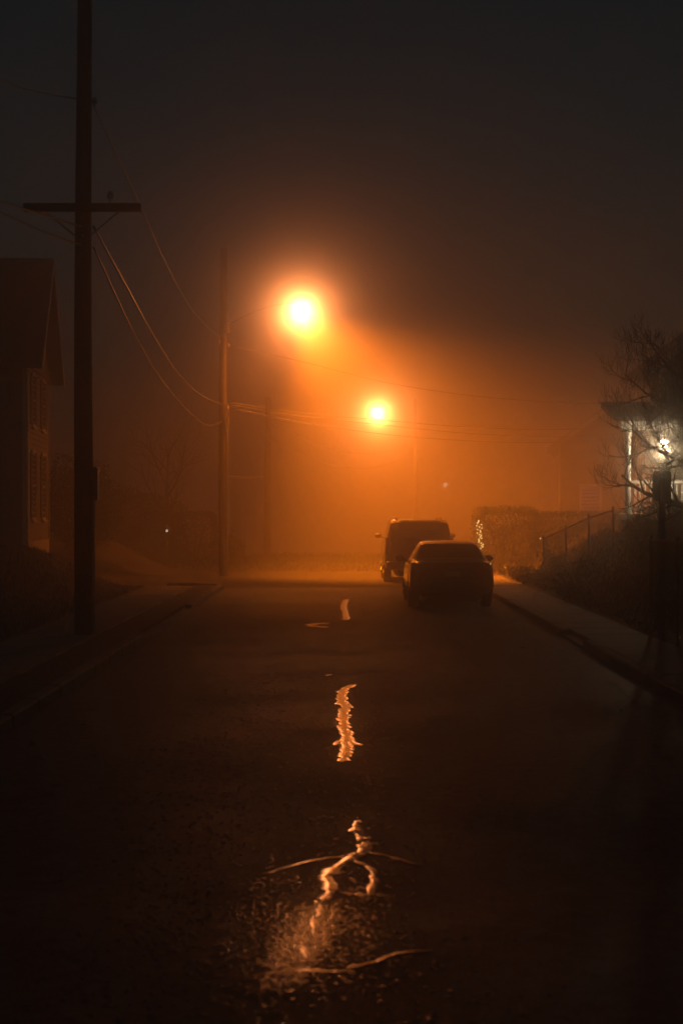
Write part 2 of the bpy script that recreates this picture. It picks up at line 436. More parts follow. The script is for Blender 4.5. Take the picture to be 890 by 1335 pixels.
# pavements of concrete slabs
def pavement(name, x0, x1, y0, y1):
    p = thing(name, None, None); tag(p, kind='structure')
    sl = MB().bbox((0,0,-.15), (x1-x0, 1.49, .112), .012).build('slab', 'concrete', p); first = True
    y = y0
    while y < y1-.5:
        if first: o = sl; first = False
        else: o = inst(sl, 'slab', p)
        o.location = (x0, y, rng.uniform(-.007,.007)); o.rotation_euler = (rng.uniform(-.003,.003), rng.uniform(-.003,.003), 0)
        y += 1.505
    return p
pavement('pavement_right', ROAD_R+.175, 4.95, 3, 63)
pavement('pavement_left', -5.2, -3.95, 3, 49)
vg = grid(ax([(-3.96,-3.36,.15)]), ax([(3,50,.6)]), lambda x, y: .105+.03*noise.noise(Vector((x*2,y*2,0)))).build('verge', 'soil', smooth=True); tag(vg, kind='structure')
dw = MB().box((-3.38,30.05,-.1),(-3.205,39.45,.03)).build('driveway_apron', 'concrete'); tag(dw, kind='structure')
dw2 = MB().box((ROAD_R+.005,28.55,-.1),(ROAD_R+.172,31.15,.03)).build('driveway_apron', 'concrete'); tag(dw2, kind='structure')

# ------------------------------------------------------------------ grass and scrub (uncountable)
def blades(name, m, label, cat, n, area, h, seed):
    r2 = random.Random(seed); mb = MB()
    for _ in range(n):
        x, y = area(r2); z = ground_z(x, y)-.01
        a = r2.uniform(0, 6.28); hh = h*r2.uniform(.5,1.3); w = .006+.004*r2.random(); l = hh*r2.uniform(.2,.8)
        dx, dy = math.cos(a), math.sin(a)
        mb.add([(x-dy*w, y+dx*w, z), (x+dy*w, y-dx*w, z), (x+dx*l*.4+dy*w*.7, y+dy*l*.4-dx*w*.7, z+hh*.65), (x+dx*l, y+dy*l, z+hh)], [(0,1,2),(0,2,3)])
    return tag(mb.build(name, m), label, cat, kind='stuff')
blades('bank_grass', 'grass_green', 'rough grass on the bank beside the right pavement', 'grass', 26000, lambda r: (r.uniform(5.0, 9.5), r.uniform(30, 64)), .11, 1)
blades('far_verge_grass', 'grass_green', 'long scrubby grass across the end of the street', 'grass', 16000, lambda r: (r.uniform(-9, 9), 63.6+abs(r.gauss(0, 6))), .16, 2)
blades('yard_grass', 'grass_green', 'dark grass of the yard behind the left pole', 'grass', 12000, lambda r: (r.uniform(-11, -5.25), r.uniform(26, 49)), .09, 3)

def leafy(name, label, cat, base, size, n, leaf, m, seed, shape='round', group=None, stem_h=.3):
    """a shrub or hedge: real stems and leaf-sized faces through its volume"""
    r2 = random.Random(seed); o = thing(name, label, cat, base, 0, group)
    sx, sy, sz = size; mb = MB()
    for _ in range(n):
        if shape == 'box':
            u = [r2.uniform(-1,1) for _ in range(3)]
            k = r2.randrange(5); 
            if k < 4 and r2.random() < .8:
                i = (0,0,1,2)[r2.randrange(4)] ; u[i] = math.copysign(1-abs(r2.gauss(0,.09)), u[i] if i != 2 else 1)
            e = .14
            q = Vector(u)
            # rounded corners
            q4 = (abs(q.x)**6+abs(q.y)**6+max(0,q.z)**6)**(1/6)
            if q4 > 1: q /= q4
            p = Vector((q.x*sx/2, q.y*sy/2, (q.z*.5+.5)*sz))
        else:
            v = Vector((r2.gauss(0,1), r2.gauss(0,1), r2.gauss(0,1))).normalized()
            rad = r2.random()**.28
            lump = 1+.28*noise.noise(v*1.8+Vector((seed,0,0)))+.14*noise.noise(v*4.5+Vector((0,seed,0)))
            v = v*rad*lump
            p = Vector((v.x*sx/2, v.y*sy/2, sz*.5+v.z*sz/2))
        if p.z < .02: p.z = abs(p.z)+.02
        p += Vector((r2.gauss(0,.03), r2.gauss(0,.03), r2.gauss(0,.03)))
        a = Vector((r2.gauss(0,1), r2.gauss(0,1), r2.gauss(0,1))).normalized(); b = a.orthogonal().normalized()
        L = leaf*r2.uniform(.6,1.4); Wd = L*.42
        mb.add([p-a*L*.5, p+b*Wd*.5, p+a*L*.5, p-b*Wd*.5], [(0,1,2,3)])
    mb.build('crown', m, o)
    st = MB()
    for k in range(7):
        a = r2.uniform(0,6.28); q = Vector((math.cos(a)*sx*.28, math.sin(a)*sy*.28, sz*.75))
        st.tube([(q.x*.2, q.y*.2, -.1), (q.x*.55, q.y*.55, sz*.35), tuple(q)], [.035,.025,.01], 5)
    st.build('stem', 'bark', o)
    return o

# ------------------------------------------------------------------ houses
def window(par, x0, x1, z0, z1, y=-.0, shutters=True, violet=False, out=-1):
    w = MB(); t = .09
    for a, b in (((x0-t,-.06,z0-t),(x1+t,-.002,z0)),((x0-t,-.06,z1),(x1+t,-.002,z1+t)),((x0-t,-.06,z0),(x0,-.002,z1)),((x1,-.06,z0),(x1+t,-.002,z1)),((x0,-.045,(z0+z1)/2-.025),(x1,-.006,(z0+z1)/2+.025))):
        w.box(a, b)
    f = w.build('window', 'white_trim', par)
    MB().box((x0-.02,-.022,z0-.02),(x1+.02,-.004,(z0+z1)/2-.02)).build('pane', 'window_violet' if violet else 'glass_dark', f)
    MB().box((x0-.02,-.022,(z0+z1)/2+.02),(x1+.02,-.004,z1+.02)).build('pane', 'window_violet' if violet else 'glass_dark', f)
    MB().box((x0-t-.03,-.11,z0-t-.05),(x1+t+.03,-.003,z0-t-.003)).build('sill', 'white_trim', f)
    if shutters:
        for sx in (x0-t-.36, x1+t+.02):
            m2 = MB(); m2.box((sx,-.05,z0-.02),(sx+.05,-.004,z1+.02)).box((sx+.29,-.05,z0-.02),(sx+.34,-.004,z1+.02))
            n = int((z1-z0)/.07)
            for i in range(n):
                zz = z0+(z1-z0)*(i+.5)/n
                m2.box((sx+.05,-.04,zz-.02),(sx+.29,-.012,zz+.02))
            m2.build('shutter', 'dark_shutter', f)
    return f
def house(name, label, loc, rz, wdt, dep, eave, peak, base, siding='white_siding', wins=(), side_wins=(), ground=0.0, chimney=True, violet=()):
    h = thing(name, label, 'house', loc, rz)
    x1 = wdt; zb = base
    wall = MB()
    prof = [(0,ground-.6),(x1,ground-.6),(x1,eave),(x1/2,peak),(0,eave)]
    vs = [(x,.0,z) for x, z in prof]+[(x,dep,z) for x, z in prof]
    wall.add(vs, [(0,1,2,3,4),(9,8,7,6,5),(0,5,6,1),(1,6,7,2),(2,7,8,3),(3,8,9,4),(4,9,5,0)])
    wo_ = wall.build('wall', siding, h)
    # lapped boards, proud of the wall, on the gable front and both long sides
    sd = MB(); z = base
    while z < peak-.15:
        if z < eave: a, b = 0, x1
        else:
            f = (z-eave)/(peak-eave); a, b = x1/2*f+.03, x1-x1/2*f-.03
        zt = z+.155
        sd.add([(a,-.030,z),(b,-.030,z),(b,-.006,zt),(a,-.006,zt),(a,-.004,z),(b,-.004,z)], [(0,1,2,3),(0,4,5,1)])
        if z < eave-.1:
            sd.add([(-.030,0,z),(-.006,0,zt),(-.006,dep,zt),(-.030,dep,z),(-.004,0,z),(-.004,dep,z)], [(0,1,2,3),(0,3,5,4)])
            sd.add([(x1+.030,0,z),(x1+.030,dep,z),(x1+.006,dep,zt),(x1+.006,0,zt)], [(0,1,2,3)])
        z += .15
    tag(sd.build('siding_boards', siding, h), kind='stuff')
    for cx in (-.05, x1-.06): MB().box((cx,-.052,base-.1),(cx+.11,-.033,eave+.02)).build('corner_board', 'white_trim', h)
    for cy_ in (0.0, dep-.1): MB().box((-.055,cy_,base-.1),(-.034,cy_+.11,eave+.02)).build('corner_board', 'white_trim', h)
    MB().box((-.04,-.045,ground-.6),(x1+.04,dep+.04,base-.01)).build('foundation', 'stone_base', h)
    oh = .45; sl = (peak-eave)/(x1/2); rf = MB()
    for s in (-1, 1):
        xe = x1/2+s*(x1/2+oh); ze = eave-sl*oh; xr = x1/2
        th = .14
        a = [(xe,-oh,ze),(xr,-oh,peak+.02),(xr,dep+oh,peak+.02),(xe,dep+oh,ze)]
        bq = [(x,y,z+th) for x,y,z in a]
        rf.add(a+bq, [(0,3,2,1),(4,5,6,7),(0,1,5,4),(1,2,6,5),(2,3,7,6),(3,0,4,7)] )
    ro = rf.build('roof', 'shingle', h)
    bb = MB()
    for s in (-1, 1):
        xe = x1/2+s*(x1/2+oh+.01); ze = eave-sl*oh
        a = [(xe,-oh-.03,ze-.14),(x1/2,-oh-.03,peak-.12),(x1/2,-oh-.03,peak+.10),(xe,-oh-.03,ze+.10)]
        bq = [(x,y+.026,z) for x,y,z in a]
        bb.add(a+bq, [(0,1,2,3),(7,6,5,4),(0,4,5,1),(1,5,6,2),(2,6,7,3),(3,7,4,0)])
    bb.build('bargeboard', 'white_trim', ro)
    if chimney: MB().bbox((x1*.6,dep*.6,eave),(x1*.6+.6,dep*.6+.6,peak+.9),.03).build('chimney', 'stone_base', ro)
    for k, (a, b, c, d) in enumerate(wins): window(h, a, b, c, d, violet=k in violet)
    for (a, b, c, d) in side_wins:
        w = window(h, a, b, c, d, shutters=False)
        w.matrix_local = Matrix(((0,1,0,0),(-1,0,0,dep),(0,0,1,0),(0,0,0,1)))
    return h
house('clapboard_house', 'weathered clapboard gable house with dark shutters at left behind the near pole', (-8.54,50.0,0), R(93.7), 6.01, 9.0, 6.4, 9.25, 1.3,
      wins=[(1.15,1.95,1.95,3.75),(3.95,4.75,1.95,3.75),(1.15,1.95,4.55,5.9),(3.95,4.75,4.55,5.9)], side_wins=[(2.5,3.4,2.2,3.8),(5.5,6.4,2.2,3.8)], ground=1.0)
house('far_gable_house', 'faint gable house in the fog with a dim violet window', (9.2,78.0,0), R(-8), 6.4, 9.0, 5.0, 7.3, .9, siding='brown_siding',
      wins=[(.95,1.7,1.85,3.2),(4.4,5.2,1.85,3.2),(2.8,3.6,5.0,5.9)], ground=.4, violet=(0,))
ph = house('porch_house', 'dark house with a lit white porch behind the bare tree', (8.9,51.2,0), 0, 7.5, 4.2, 6.3, 9.2, 2.0, siding='brown_siding',
      wins=[(4.1,5.0,2.9,4.5),(1.6,2.4,5.0,6.2),(5.6,6.4,5.0,6.2)], ground=1.2)
# porch parts (local to the house)
MB().bbox((-1.55,-2.4,1.9),(6.7,-.06,2.06),.02).build('porch_floor', 'timber_deck', ph)
MB().box((-1.45,-2.3,.6),(6.6,-.2,1.9)).build('porch_skirt', 'stone_base', ph)
MB().add([(-1.7,-2.6,4.5),(6.9,-2.6,4.5),(6.9,-.06,5.0),(-1.7,-.06,5.0),(-1.7,-2.6,4.64),(6.9,-2.6,4.64),(6.9,-.06,5.16),(-1.7,-.06,5.16)],
         [(0,3,2,1),(4,5,6,7),(0,1,5,4),(1,2,6,5),(2,3,7,6),(3,0,4,7)]).build('porch_roof', 'shingle', ph)
MB().box((-1.5,-2.38,4.28),(6.7,-2.2,4.50)).build('porch_beam', 'white_trim', ph)
for cx in (-1.3, .95, 3.9, 6.5):
    c = MB(); c.lathe([(.13,2.06),(.13,2.2),(.085,2.24),(.08,3.9),(.075,4.1),(.12,4.16),(.12,4.28)], 12, Matrix.Translation((cx,-2.28,0)))
    smoothed(c.build('column', 'white_trim', ph))
MB().box((-1.23,-2.31,2.86),(6.45,-2.25,2.93)).build('handrail', 'white_trim', ph)
MB().box((-1.23,-2.30,2.16),(6.45,-2.26,2.21)).build('bottom_rail', 'white_trim', ph)
bal = MB().box((-.018,-.018,2.2),(.018,.018,2.87)).build('baluster', 'white_trim', ph); bal.location = (-1.12,-2.28,0)
for i in range(1, 53): inst(bal, 'baluster', ph, (-1.12+i*.14,-2.28,0))
dr = MB().bbox((2.6,-.09,2.07),(3.5,-.035,4.1),.01).build('door', 'dark_shutter', ph)
MB().box((3.4,-.14,3.0),(3.44,-.095,3.12)).build('handle', 'chrome', dr)
# porch lamp: bracket, cap and a glowing globe
pl = thing('porch_lamp', 'bright porch lamp glaring through the bare branches', 'lamp', (8.5,48.55,3.9))
smoothed(MB().lathe([(.02,-.11),(.085,-.08),(.105,0),(.085,.08),(.04,.11)], 16).build('globe', 'porch_glow', pl))
smoothed(MB().lathe([(.11,.09),(.09,.13),(.03,.18),(.02,.2)], 16).build('cap', 'black_plastic', pl))
MB().tube([(0,0,.19),(0,0,.4),(0,.02,.66)], .014, 6).build('bracket', 'black_plastic', pl)
pld = bpy.data.lights.new('porch_bulb', 'POINT'); pld.energy = 300; pld.color = (1.0,.74,.42); pld.shadow_soft_size = .09
plo = bpy.data.objects.new('porch_bulb', pld); COL.objects.link(plo); plo.parent = pl; plo.location = (0,0,-.17)

# ------------------------------------------------------------------ utility poles
def bolt(par, p): return MB().lathe([(.02,0),(.02,.03),(.01,.035)], 6, Matrix.Translation(p) @ Matrix.Rotation(R(90),4,'X')).build('bolt', 'galvanised', par)
def pole(label, x, y, z0, h, r0, r1, lean=0.0, group='wooden utility poles'):
    t = thing('utility_pole', label, 'utility pole', (x,y,z0), 0, group)
    pts = []; rad = []
    for i in range(13):
        f = i/12; pts.append((lean*h*f+.02*math.sin(f*5+x), .015*math.sin(f*4), -.4+(h+.4)*f)); rad.append(lerp(r0,r1,f))
    smoothed(MB().tube(pts, rad, 18).build('shaft', 'pole_wood', t), 60)
    return t
def insulator(par, p, s=1.0):
    return smoothed(MB().lathe([(.012*s,-.09*s),(.012*s,0),(.05*s,.0),(.055*s,.03*s),(.035*s,.05*s),(.05*s,.06*s),(.045*s,.09*s),(.02*s,.12*s)], 10, Matrix.Translation(p)).build('insulator', 'porcelain', par))
P1 = (-4.19, 30.0); P2 = (-3.85, 60.0); P3 = (-3.23, 80.0); P4 = (4.9, 122.0)
p1 = pole('near dark utility pole with a crossarm standing left of the road', P1[0], P1[1], -.26, 10.85, .172, .115)
MB().bbox((-.95,-.24,7.23),(.95,-.13,7.36),.01).build('crossarm', 'pole_wood', p1)
for s in (-1, 1):
    MB().tube([(s*.62,-.19,7.25),(s*.13,-.17,6.84)], .014, 6).build('brace', 'galvanised', p1)
insulator(p1, (.45,-.19,7.44)); insulator(p1, (.17,-.0,9.02), .8)
MB().bbox((.14,-.14,2.55),(.235,.14,3.09),.015).build('cable_box', 'black_plastic', p1)
MB().tube([(.17,-.1,-.2),(.168,-.1,1.4),(.168,-.1,2.56)], .022, 8).build('conduit', 'grey_paint', p1)
bolt(p1, (0,-.17,7.3)); bolt(p1, (0,-.17,6.84))
p2 = pole('tall utility pole at the far left corner carrying the near street lamp', P2[0], P2[1], -.05, 10.75, .16, .105)
insulator(p2, (.17,-.02,7.55), .9); insulator(p2, (-.12,-.1,7.65), .8); insulator(p2, (.15,-.1,5.5), .8)
MB().bbox((.12,-.2,4.86),(.2,-.1,5.25),.012).build('splice_case', 'galvanised', p2)
MB().tube([(.16,-.06,0),(.155,-.06,2.5),(.15,-.06,4.87)], .02, 8).build('conduit', 'galvanised', p2)
MB().bbox((.06,-.2,7.98),(.2,-.08,8.18),.012).build('fuse_box', 'galvanised', p2)
MB().tube([(-.1,-.13,5.58),(.14,-.17,5.62),(.19,-.17,5.3)], .016, 6).build('jumper_loop', 'cable_black', p2)
p3 = pole('shorter stub pole behind the corner pole, fading in fog', P3[0], P3[1], .1, 7.0, .15, .115, .002)
insulator(p3, (.14,-.05,5.9), .9)
p4 = pole('farthest utility pole on the right, almost lost in glowing fog', P4[0], P4[1], -1.6, 11.2, .16, .11)
insulator(p4, (-.15,-.05,6.6), .9)

# ------------------------------------------------------------------ street lamps
def street_lamp(label, base, tip, watts, aim, halo):
    """mast arm curving up from a pole to a cobra head; base/tip are world points"""
    t = thing('street_lamp', label, 'street lamp', base, 0, 'sodium street lamps')
    b = Vector((0,0,0)); e = Vector(tip)-Vector(base); s = 1 if e.x > 0 else -1
    pts = [b+Vector((e.x*u, e.y*u, e.z*math.sin(u*math.pi/2)**.8 if u > 0 else 0)) for u in [i/12 for i in range(13)]]
    smoothed(MB().tube(pts, [.034-.008*i/12 for i in range(13)], 10).build('arm', 'galvanised', t), 60)
    MB().bbox((-.06,-.07,-.16),(.05,.07,.14),.015).build('bracket', 'galvanised', t)
    MB().tube([(0,0,-.12),(e.x*.22,e.y*.22,e.z*.28)], .014, 6).build('stay', 'galvanised', t)
    hd = MB(); n = 14; rings = []
    L = .72
    for i in range(n+1):
        u = i/n; w = .055+.125*math.sin(min(1,u*1.25)*math.pi*.5)**1.3*(1-.75*sstep(.82,1,u)); hh = .045+.07*math.sin(u*math.pi)**.7
        x = -.1+L*u
        ring = []
        for k in range(12):
            a = 2*math.pi*k/12; zz = math.sin(a); ring.append((s*x, w*math.cos(a), hh*(zz if zz > 0 else zz*.45)+.05*u))
        rings += ring
    fs = [tuple(range(11,-1,-1)), tuple(n*12+k for k in range(12))]
    for i in range(n):
        for k in range(12):
            l = (k+1) % 12; fs.append((i*12+k, i*12+l, (i+1)*12+l, (i+1)*12+k))
    hd.add([Vector(p)+e for p in rings], fs)
    smoothed(hd.build('head', 'grey_paint', t), 50)
    lens = MB(); mtx = Matrix.Translation(e+Vector((s*.34,0,-.015))) @ Matrix.Diagonal((1.55,1,1,1))
    lens.lathe([(.02,-.125),(.07,-.115),(.115,-.08),(.135,-.03),(.138,0)], 18, mtx)
    smoothed(lens.build('lens', 'sodium_glow', t))
    MB().lathe([(.03,.08),(.035,.14),(.028,.16)], 8, Matrix.Translation(e+Vector((s*.15,0,.05)))).build('photocell', 'black_plastic', t)
    ld = bpy.data.lights.new('sodium_lamp', 'SPOT'); ld.energy = watts; ld.color = SODIUM
    ld.spot_size = R(aim[3]); ld.spot_blend = aim[4]; ld.shadow_soft_size = .14
    lo = bpy.data.objects.new('sodium_lamp', ld); COL.objects.link(lo); lo.parent = t
    lo.location = e+Vector((s*.34,-.0,-.30))
    lo.rotation_euler = Vector(aim[:3]).to_track_quat('-Z','Y').to_euler()
    wd = bpy.data.lights.new('wide_downlight', 'SPOT'); wd.energy = DOWN_W; wd.color = SODIUM; wd.shadow_soft_size = .14
    wd.spot_size = R(172); wd.spot_blend = 1.0
    wo2 = bpy.data.objects.new('wide_downlight', wd); COL.objects.link(wo2); wo2.parent = t; wo2.location = lo.location
    wo2.rotation_euler = Vector((0,.15,-.98)).to_track_quat('-Z','Y').to_euler()
    # added narrow spot aimed at the camera, for the bright halo round the lamp
    sd = bpy.data.lights.new('halo_spot', 'SPOT'); sd.energy = halo; sd.color = HALO_COL; sd.shadow_soft_size = .14
    sd.spot_size = R(26); sd.spot_blend = 1.0
    so = bpy.data.objects.new('halo_spot', sd); COL.objects.link(so); so.parent = t; so.location = lo.location
    so.rotation_euler = Vector((.02,-1,-.11)).to_track_quat('-Z','Y').to_euler()
    return t
street_lamp('near sodium street lamp glaring at the top of the fog glow', (P2[0]+.12, P2[1]-.06, 8.1), (-1.62, 59.2, 8.82), LAMP_W, (.54,.18,-.80,112,1.0), HALO_W)
street_lamp('farther sodium street lamp, the smaller glow near the middle', (P4[0]-.13, P4[1]-.05, 7.6), (2.72, 121.2, 8.9), LAMP2_W, (.35,-.1,-.80,150,.8), HALO2_W)

# small distant house light low in the fog
fl = thing('distant_lamp', 'tiny faint lamp far off above the parked cars', 'lamp', (5.625*1.75, 175, -3.2))
MB().tube([(0,0,0),(0,0,7.6)], [.07,.05], 8).build('post', 'grey_paint', fl)
smoothed(MB().lathe([(.05,7.6),(.2,7.75),(.22,7.9),(.1,8.1)], 12).build('globe', 'far_lamp', fl))

# ------------------------------------------------------------------ overhead cables
def cable(label, pts, r=.012, n=30):
    """smooth cable through surveyed points"""
    P = [Vector(p) for p in pts]; out = []
    for i in range(len(P)-1):
        p0 = P[max(i-1,0)]; a = P[i]; b = P[i+1]; p3_ = P[min(i+2,len(P)-1)]
        k = max(4, n//(len(P)-1))
        for j in range(k):
            t = j/k; out.append(.5*((2*a)+(b-p0)*t+(2*p0-5*a+4*b-p3_)*t*t+(3*a-p0-3*b+p3_)*t**3))
    out.append(P[-1])
    o = MB().tube(out, r, 6).build('overhead_cable', 'cable_black', smooth=True)
    return tag(o, label, 'cable', 'overhead cables')
def sagged(a, b, sag, n=14):
    a, b = Vector(a), Vector(b); return [a.lerp(b, i/n)-Vector((0,0,sag*4*(i/n)*(1-i/n))) for i in range(n+1)]
def via(xy, d0, d1, pw=1.0):
    """photo sightings along a span; distances shared out so that the plan is straight"""
    x0, x1 = (xy[0][0]-445)/2400*d0, (xy[-1][0]-445)/2400*d1; out = []
    for x, y in xy:
        k = (x-445)/2400           # X = k d on the straight plan line
        t = (k*d0-x0)/((x1-x0)-k*(d1-d0)) if abs((x1-x0)-k*(d1-d0)) > 1e-6 else 0
        out.append(px(x, y, d0+(d1-d0)*t))
    return out
cable('upper thin cable sagging from near pole top to the corner pole', via([(119,130),(150,197),(185,272),(210,330),(240,388),(265,421),(286,439)], 30, 60), .013)
cable('thicker middle cable sagging from below the near crossarm to the corner pole', via([(122,295),(145,337),(170,383),(200,438),(230,484),(255,510),(275,522),(289,527)], 30, 60), .020)
cable('lowest of three cables sagging from the near pole to the corner pole', via([(122,322),(145,372),(170,425),(200,480),(230,520),(255,545),(272,555),(290,549)], 30, 60), .017)
cable('topmost cable leaving the near pole to the left edge', [px(108,130,30), px(40,118,27), px(0,103,25), px(-120,60,21)], .010)
cable('middle cable leaving the near pole to the left edge', [px(108,296,30), px(60,281,27.5), px(0,262,25), px(-120,220,21)], .017)
cable('lowest cable leaving the near pole to the left edge', [px(108,320,30), px(60,303,27.5), px(0,276,25), px(-120,225,21)], .015)
cable('upper cable crossing right from the corner pole below the near lamp', [px(298,450,60), px(350,461,61), px(420,478,62.5), px(500,498,64), px(600,514,66), px(700,523,68), px(790,526,70), px(960,520,74)], .014)
cable('upper of the twin cables crossing right beneath the farther lamp', [px(298,524,60), px(380,537,61), px(490,547,63), px(600,556,65), px(700,560,67), px(790,557,69), px(960,545,73)], .014)
cable('middle of the cables crossing right beneath the farther lamp', [px(298,527,60), px(380,541,61), px(490,553,63), px(600,564,65), px(700,569,67), px(790,567,69), px(960,556,73)], .014)
cable('lowest cable crossing right beneath the farther lamp', [px(298,531,60), px(400,552,61), px(500,566,63), px(600,574,65), px(700,577,67), px(790,573,69), px(960,560,73)], .013)
cable('upper cable dropping right from the stub pole', sagged((P3[0]+.15,P3[1]-.05,5.95), (P4[0]-.16,P4[1]-.05,6.7), 1.0), .018)
cable('lower cable dropping right from the stub pole', sagged((P3[0]+.13,P3[1]-.05,5.4), (P4[0]-.16,P4[1]-.05,6.1), 1.25), .018)
cable('short level guy wire between the corner pole and the stub pole', sagged((P2[0]+.14,P2[1],3.28), (P3[0]-.14,P3[1],3.68), .05), .016)

# ------------------------------------------------------------------ parked cars
def car(name, label, loc, spec, paint, rz=0):
    t = thing(name, label, 'car', loc, rz, 'cars parked at the right kerb')
    L, Wd, H = spec['L'], spec['W'], spec['H']; hw = Wd/2
    belt, ztop, wroof = spec['belt'], spec['top'], spec['wroof']
    wr = spec['wheel']; wy = spec['wheels']; zb = spec['clear']
    N = 96; ring_n = 13
    def interp(tab, u):
        for (a, va), (b, vb) in zip(tab, tab[1:]):
            if u <= b: return lerp(va, vb, sstep(a, b, u)*.5+.5*(u-a)/(b-a) if b > a else 0)
        return tab[-1][1]
    def half(y):
        endr = interp(spec['round'], y)
        w = hw*endr; zbelt = interp(belt, y); zt = max(zbelt+.03, interp(ztop, y)); wt = interp(wroof, y)*hw*min(1, endr+.06)
        low = zb + interp(spec['lift'], y)
        za = -1
        for c in wy:
            if abs(y-c) < wr+.06: za = max(za, math.sqrt((wr+.06)**2-(y-c)**2)+wr)
        zm = .56 if H < 1.6 else .75
        pts = [(0, low+.02), (w*.80, low+.01), (w*.95, low+.06), (w*.995, lerp(low, zm, .5)), (w, zm), (w*.985, lerp(zm, zbelt, .6)), (w*.955, zbelt-.03), (w*.93, zbelt)]
        for i, (x, z) in enumerate(pts):
            if i in (2,3,4,5) and za > 0 and z < za: pts[i] = (x, min(za, zbelt-.12+.01*i))
            if i == 1 and za > 0: pts[i] = (w*.72, min(za, zbelt-.14))
        bx = w*.93
        pts += [(lerp(bx, wt, .45)+.015, lerp(zbelt, zt-.05, .45)), (lerp(bx, wt, .85)+.012, lerp(zbelt, zt-.05, .85)), (wt, zt-.045), (wt*.82, zt-.014), (0, zt)]
        return pts
    ysn = [L*(1-math.cos(math.pi*i/N))/2 for i in range(N+1)]
    body, side_g, rear_g, front_g = MB(), MB(), MB(), MB()
    rows = [half(y) for y in ysn]
    def V(i, k, s): x, z = rows[i][k]; return (s*x, ysn[i], z)
    tr = spec['glass']
    for i in range(N):
        ym = (ysn[i]+ysn[i+1])/2
        for k in range(ring_n-1):
            for s in (-1, 1):
                q = [V(i,k,s), V(i,k+1,s), V(i+1,k+1,s), V(i+1,k,s)]
                if s > 0: q = q[::-1]
                tgt = body
                if k in (7, 8, 9)[1:] or k == 7:
                    if any(a < ym < b for a, b in tr['side']) and k in (7, 8): tgt = side_g
                if k in (10, 11):
                    if tr['rear'][0] < ym < tr['rear'][1]: tgt = rear_g
                    if tr['front'][0] < ym < tr['front'][1]: tgt = front_g
                tgt.add(q, [(0,1,2,3)])
    for i, rev in ((0, 0), (N, 1)):
        loop = [V(i,k,1) for k in range(ring_n)] + [V(i,k,-1) for k in range(ring_n-2,0,-1)]
        body.add(loop if rev else loop[::-1], [tuple(range(len(loop)))])
    def weld(o):
        import bmesh
        bm = bmesh.new(); bm.from_mesh(o.data); bmesh.ops.remove_doubles(bm, verts=bm.verts, dist=.0008)
        bmesh.ops.recalc_face_normals(bm, faces=bm.faces); bm.to_mesh(o.data); bm.free(); smoothed(o, 38); return o
    weld(body.build('body', paint, t))
    for m_, nm in ((side_g,'side_window'),(rear_g,'rear_window'),(front_g,'windscreen')):
        if m_.v: weld(m_.build(nm, 'glass_dark', t))
    # wheels
    for c in wy:
        for s in (-1, 1):
            mx = Matrix.Translation((s*(hw-.125), c, wr)) @ Matrix.Rotation(R(90), 4, 'Y')
            wnode = MB().lathe([(wr*.66,-.105),(wr*.9,-.115),(wr*.985,-.085),(wr,-.03),(wr,.03),(wr*.985,.085),(wr*.9,.115),(wr*.66,.105)], 28, mx).build('wheel', 'tyre_rubber', t); smoothed(wnode, 50)
            rm = MB().lathe([(.04,-.118),(wr*.64,-.112),(wr*.67,-.07),(wr*.67,.07),(wr*.64,.112),(.04,.118)], 24, mx)
            for a in range(5):
                ang = 2*math.pi*a/5; d = Vector((s*.0, math.cos(ang), math.sin(ang)))
                ctr = Vector((s*(hw-.125)+s*.118, c, wr))
                rm.tube([ctr, ctr+d*wr*.6], [.035,.025], 6)
            smoothed(rm.build('rim', 'rim_alloy', wnode), 40)
    MB().bbox((-hw*.62,.35,zb*.52),(hw*.62,L-.4,zb+.16),.05).build('underbody_block', 'black_plastic', t)  # black box added under the car to hide the lit road behind it
    # mirrors
    for s in (-1, 1):
        mm = MB(); mz = spec['mirror'][1]; my = spec['mirror'][0]
        mm.lathe([(.03,-.09),(.085,-.07),(.1,0),(.085,.05),(.03,.075)], 12, Matrix.Translation((s*(hw+.10), my, mz)) @ Matrix.Rotation(R(90),4,'X') @ Matrix.Diagonal((1.15,.78,.8,1)))
        mm.tube([(s*(hw-.07), my+.03, mz-.06), (s*(hw+.08), my, mz-.03)], .022, 6)
        smoothed(mm.build('wing_mirror', paint, t), 50)
    spec['extra'](t, hw, paint)
    return t
